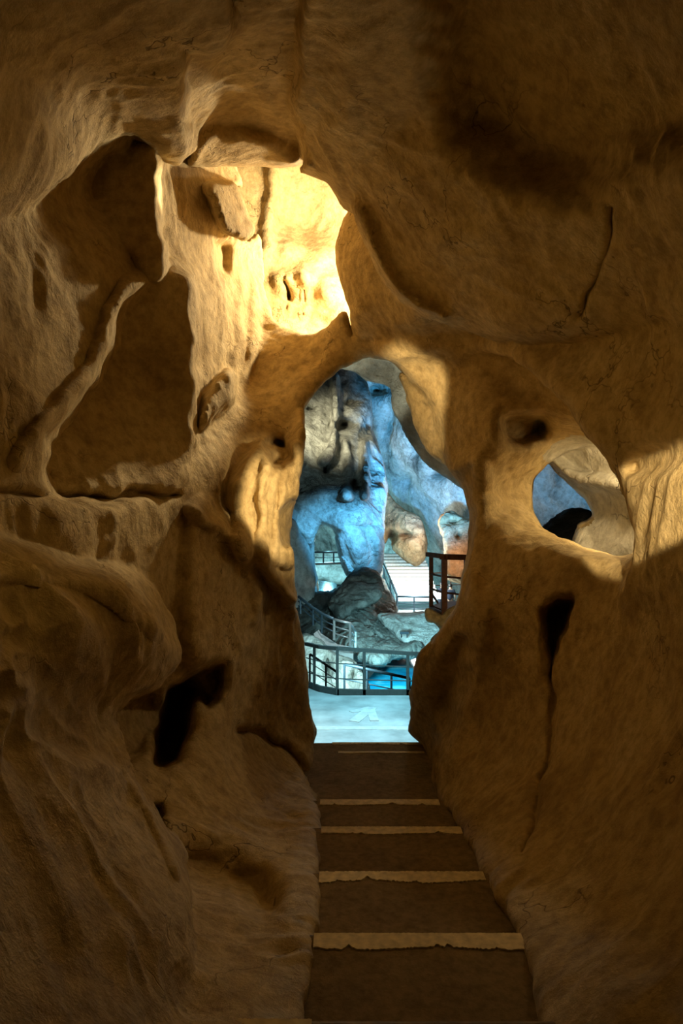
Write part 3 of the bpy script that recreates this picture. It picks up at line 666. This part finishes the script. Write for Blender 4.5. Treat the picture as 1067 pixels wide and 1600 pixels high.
# ------------------------------------------------------------------ two visitors
def skin_mesh(name, verts, edges, mat, parent=None, sub=1):
    me = bpy.data.meshes.new(name); me.from_pydata([v[0] for v in verts], edges, []); o = link(name, me, mat, parent)
    md = o.modifiers.new('skin', 'SKIN'); md.use_smooth_shade = True
    lay = me.skin_vertices[0].data
    for i, v in enumerate(verts):
        r = v[1]; lay[i].radius = (r, r) if not isinstance(r, tuple) else r
        lay[i].use_root = (i == 0)
    s = o.modifiers.new('sub', 'SUBSURF'); s.levels = sub; s.render_levels = sub
    return o
def person(px, d, zf, rz, arm, label):
    b = P(px, 900, d); base = Vector((b.x, d, zf))
    M = Matrix.Translation(base) @ Matrix.Rotation(rz, 4, 'Z'); v = []; e = []
    def add(p, r, par=None):
        v.append((M @ Vector(p), r)); 
        if par is not None: e.append((par, len(v)-1))
        return len(v)-1
    pel = add((0,0,.95), (.17,.11)); wa = add((0,0,1.12), (.15,.10), pel); ch = add((0,0,1.32), (.18,.12), wa); nk = add((0,0,1.47), .06, ch)
    hb = add((0,-.02,1.53), (.09,.10), nk); hm = add((0,-.03,1.63), (.115,.135), hb); ht = add((0,-.02,1.74), .09, hm)
    for sx in (-1, 1):
        sh = add((sx*.19,0,1.40), .065, ch); el = add((sx*.26,.02+(-.02 if arm else 0),1.13), .045, sh)
        wr = add((sx*(.16 if arm else .27),-.24 if arm else -.06,1.06 if arm else .88), .032, el); pm = add((sx*(.13 if arm else .27),-.30 if arm else -.08,1.05 if arm else .80), (.035,.018), wr)
        for k in range(4): add((sx*(.10+.012*k if arm else .27),-.35 if arm else -.10+.02*k-.03,1.06-.02*k if arm else .72), .009, pm)
        add((sx*(.10 if arm else .24),-.31 if arm else -.11,1.08 if arm else .77), .010, pm)
        hp = add((sx*.10,0,.88), .09, pel); kn = add((sx*.11,-.02,.50), .06, hp); an = add((sx*.11,.02,.09), .042, kn); add((sx*.12,-.13,.04), .04, an)
    root = skin_mesh('person', v, e, M_SKIN); tag(root, label, 'person')
    v2 = []; e2 = []
    def ad2(p, r, par=None):
        v2.append((M @ Vector(p), r)); 
        if par is not None: e2.append((par, len(v2)-1))
        return len(v2)-1
    a = ad2((0,0,.80), (.22,.17)); b_ = ad2((0,0,1.12), (.175,.12), a); c = ad2((0,0,1.34), (.205,.14), b_); ad2((0,0,1.45), .075, c)
    for sx in (-1, 1):
        s_ = ad2((sx*.20,0,1.40), .08, c); ad2((sx*.25,.01,1.18), .062, s_)
    skin_mesh('shirt', v2, e2, M_SHIRT, root)
    h1 = [(M @ Vector((0,.05,1.56)), .10), (M @ Vector((0,.03,1.68)), (.135,.135)), (M @ Vector((0,0,1.79)), .10)]
    skin_mesh('hair', h1, [(0,1),(1,2)], M_HAIR, root)
    v3 = [(M @ Vector((0,0,1.0)), (.24,.18))]; e3 = []
    for sx in (-1, 1):
        v3.append((M @ Vector((sx*.10,0,.80)), .14)); i = len(v3)-1; e3.append((0, i)); v3.append((M @ Vector((sx*.11,-.02,.48)), .105)); e3.append((i, i+1)); v3.append((M @ Vector((sx*.11,.02,.12)), .085)); e3.append((i+1, i+2))
    skin_mesh('trousers', v3, e3, M_SHIRT, root)
    return root
person(690.5, 38.4, -5.72, .5, True, 'visitor in a dark shirt holding a white bag, half hidden by the platform post')
person(704, 37.6, -5.72, 2.7, False, 'visitor in a navy shirt right of the platform post')
bg = MB().box(tuple(P(684, 936.5, 38.0)), tuple(P(692.5, 926, 38.12))).build('shopping_bag', M_BAG, bevel=.03); tag(bg, 'white bag held by the left visitor behind the platform', 'bag')
# ------------------------------------------------------------------ camera, world, lights
cam = bpy.data.cameras.new('camera'); cam.sensor_fit = 'VERTICAL'; cam.sensor_height = 36; cam.lens = 24; cam.clip_start = .05; cam.clip_end = 300
co_ = bpy.data.objects.new('camera', cam); COL.objects.link(co_); co_.rotation_euler = (math.pi/2, 0, 0); S.camera = co_
w = bpy.data.worlds.new('cave_dark'); S.world = w; w.use_nodes = True; w.node_tree.nodes['Background'].inputs[0].default_value = (0, 0, 0, 1)
S.view_settings.view_transform = 'Standard'; S.view_settings.look = 'None'; S.view_settings.exposure = 0; S.view_settings.gamma = 1
def lamp(loc, e, col, r=.15, aim=None, angle=None, blend=.5):
    L = bpy.data.lights.new('lamp', 'SPOT' if angle else 'POINT'); L.energy = e; L.color = col; L.shadow_soft_size = r
    o = bpy.data.objects.new('lamp', L); COL.objects.link(o); o.location = loc
    if angle:
        L.spot_size = math.radians(angle); L.spot_blend = blend
        o.rotation_euler = (Vector(aim)-Vector(loc)).to_track_quat('-Z', 'Y').to_euler()
    return o
WARM = (1, .76, .42); AMBER = (1, .58, .11); CYAN = (.30, .80, 1.0); BLUE = (.10, .50, 1.0); COOL = (.75, .95, 1.0)
lamp(P(600, 400, 7.6), 560, (1, .79, .48), .08)                     # chamber lamp behind the pillar
lamp(P(640, 330, 8.0), 90, (1, .82, .55), .08)  # added fill to brighten the chamber back wall
lamp(P(330, 335, 4.7), 20, (1, .85, .55), .05, P(140, 240, 4.1), 44, .7)   # cove under the roof lip
lamp(P(530, 560, 3.5), 2.2, AMBER, .25)                      # added dim amber fill in mid-air, with the next two
lamp(P(800, 690, 2.8), 1.0, AMBER, .25)
lamp(P(170, 720, 2.1), .65, AMBER, .2)
lamp(P(500, 330, 2.0), .12, (1, .75, .45), .2)  # weak added fill near the camera
lamp((.6, .6, .5), 850, WARM, .02, P(1042, 765, 2.9), 11, .3)   # bright patch on the near right wall
lamp(P(540, 740, 4.3), 95, WARM, .05, P(412, 800, 5.6), 50, .5)     # flowstone curtain
lamp(P(500, 565, 5.0), 85, WARM, .05, P(650, 610, 6.0), 44, .6)
lamp(P(570, 660, 8.2), 40, (.95, 1, .78), .05, P(590, 590, 9.2), 70, .6)  # added to brighten the rock rim over the opening
lamp(P(985, 690, 5.15), 90, WARM, .08)                     # shelf behind the round hole
# cavern lights
lamp(P(600, 860, 12.6), 480, CYAN, .3, P(560, 1110, 12.6), 110, .6)
lamp(P(560, 900, 10.6), 150, COOL, .3, P(560, 1150, 10.8), 80, .6)
lamp(P(650, 720, 26), 9000, BLUE, .4, P(525, 850, 33.5), 36, .7)
lamp(P(640, 880, 27), 30000, (.07, .46, 1), .4, P(680, 690, 43), 46, .7)
lamp(P(650, 900, 37.5), 900, COOL, .4)
lamp(P(440, 560, 26), 10000, (1, .95, .66), .6, P(515, 670, 36), 27, .8)
lamp(P(512, 850, 52), 1500, CYAN, .3)
lamp(P(705, 830, 34), 220, (1, .6, .35), .3)
lamp(P(655, 815, 39), 300, (1, .7, .45), .3)
lamp(P(520, 1000, 17.2), 1000, (.5, .92, 1), .2, P(515, 1050, 19.5), 120, .5)
lamp(P(620, 1000, 20), 3500, CYAN, .2, P(610, 1055, 26), 60, .5)  # added above the pool in place of its underwater lamps
lamp(P(560, 900, 22), 200, COOL, .3, P(570, 960, 28), 140, .5)
lamp(P(505, 900, 38), 500, CYAN, .2)
lamp(P(655, 890, 8.2), 14, WARM, .1)  # added to lift the dark timber platform
lamp(P(900, 720, 28), 3000, BLUE, .3, P(860, 775, 38), 45, .5)
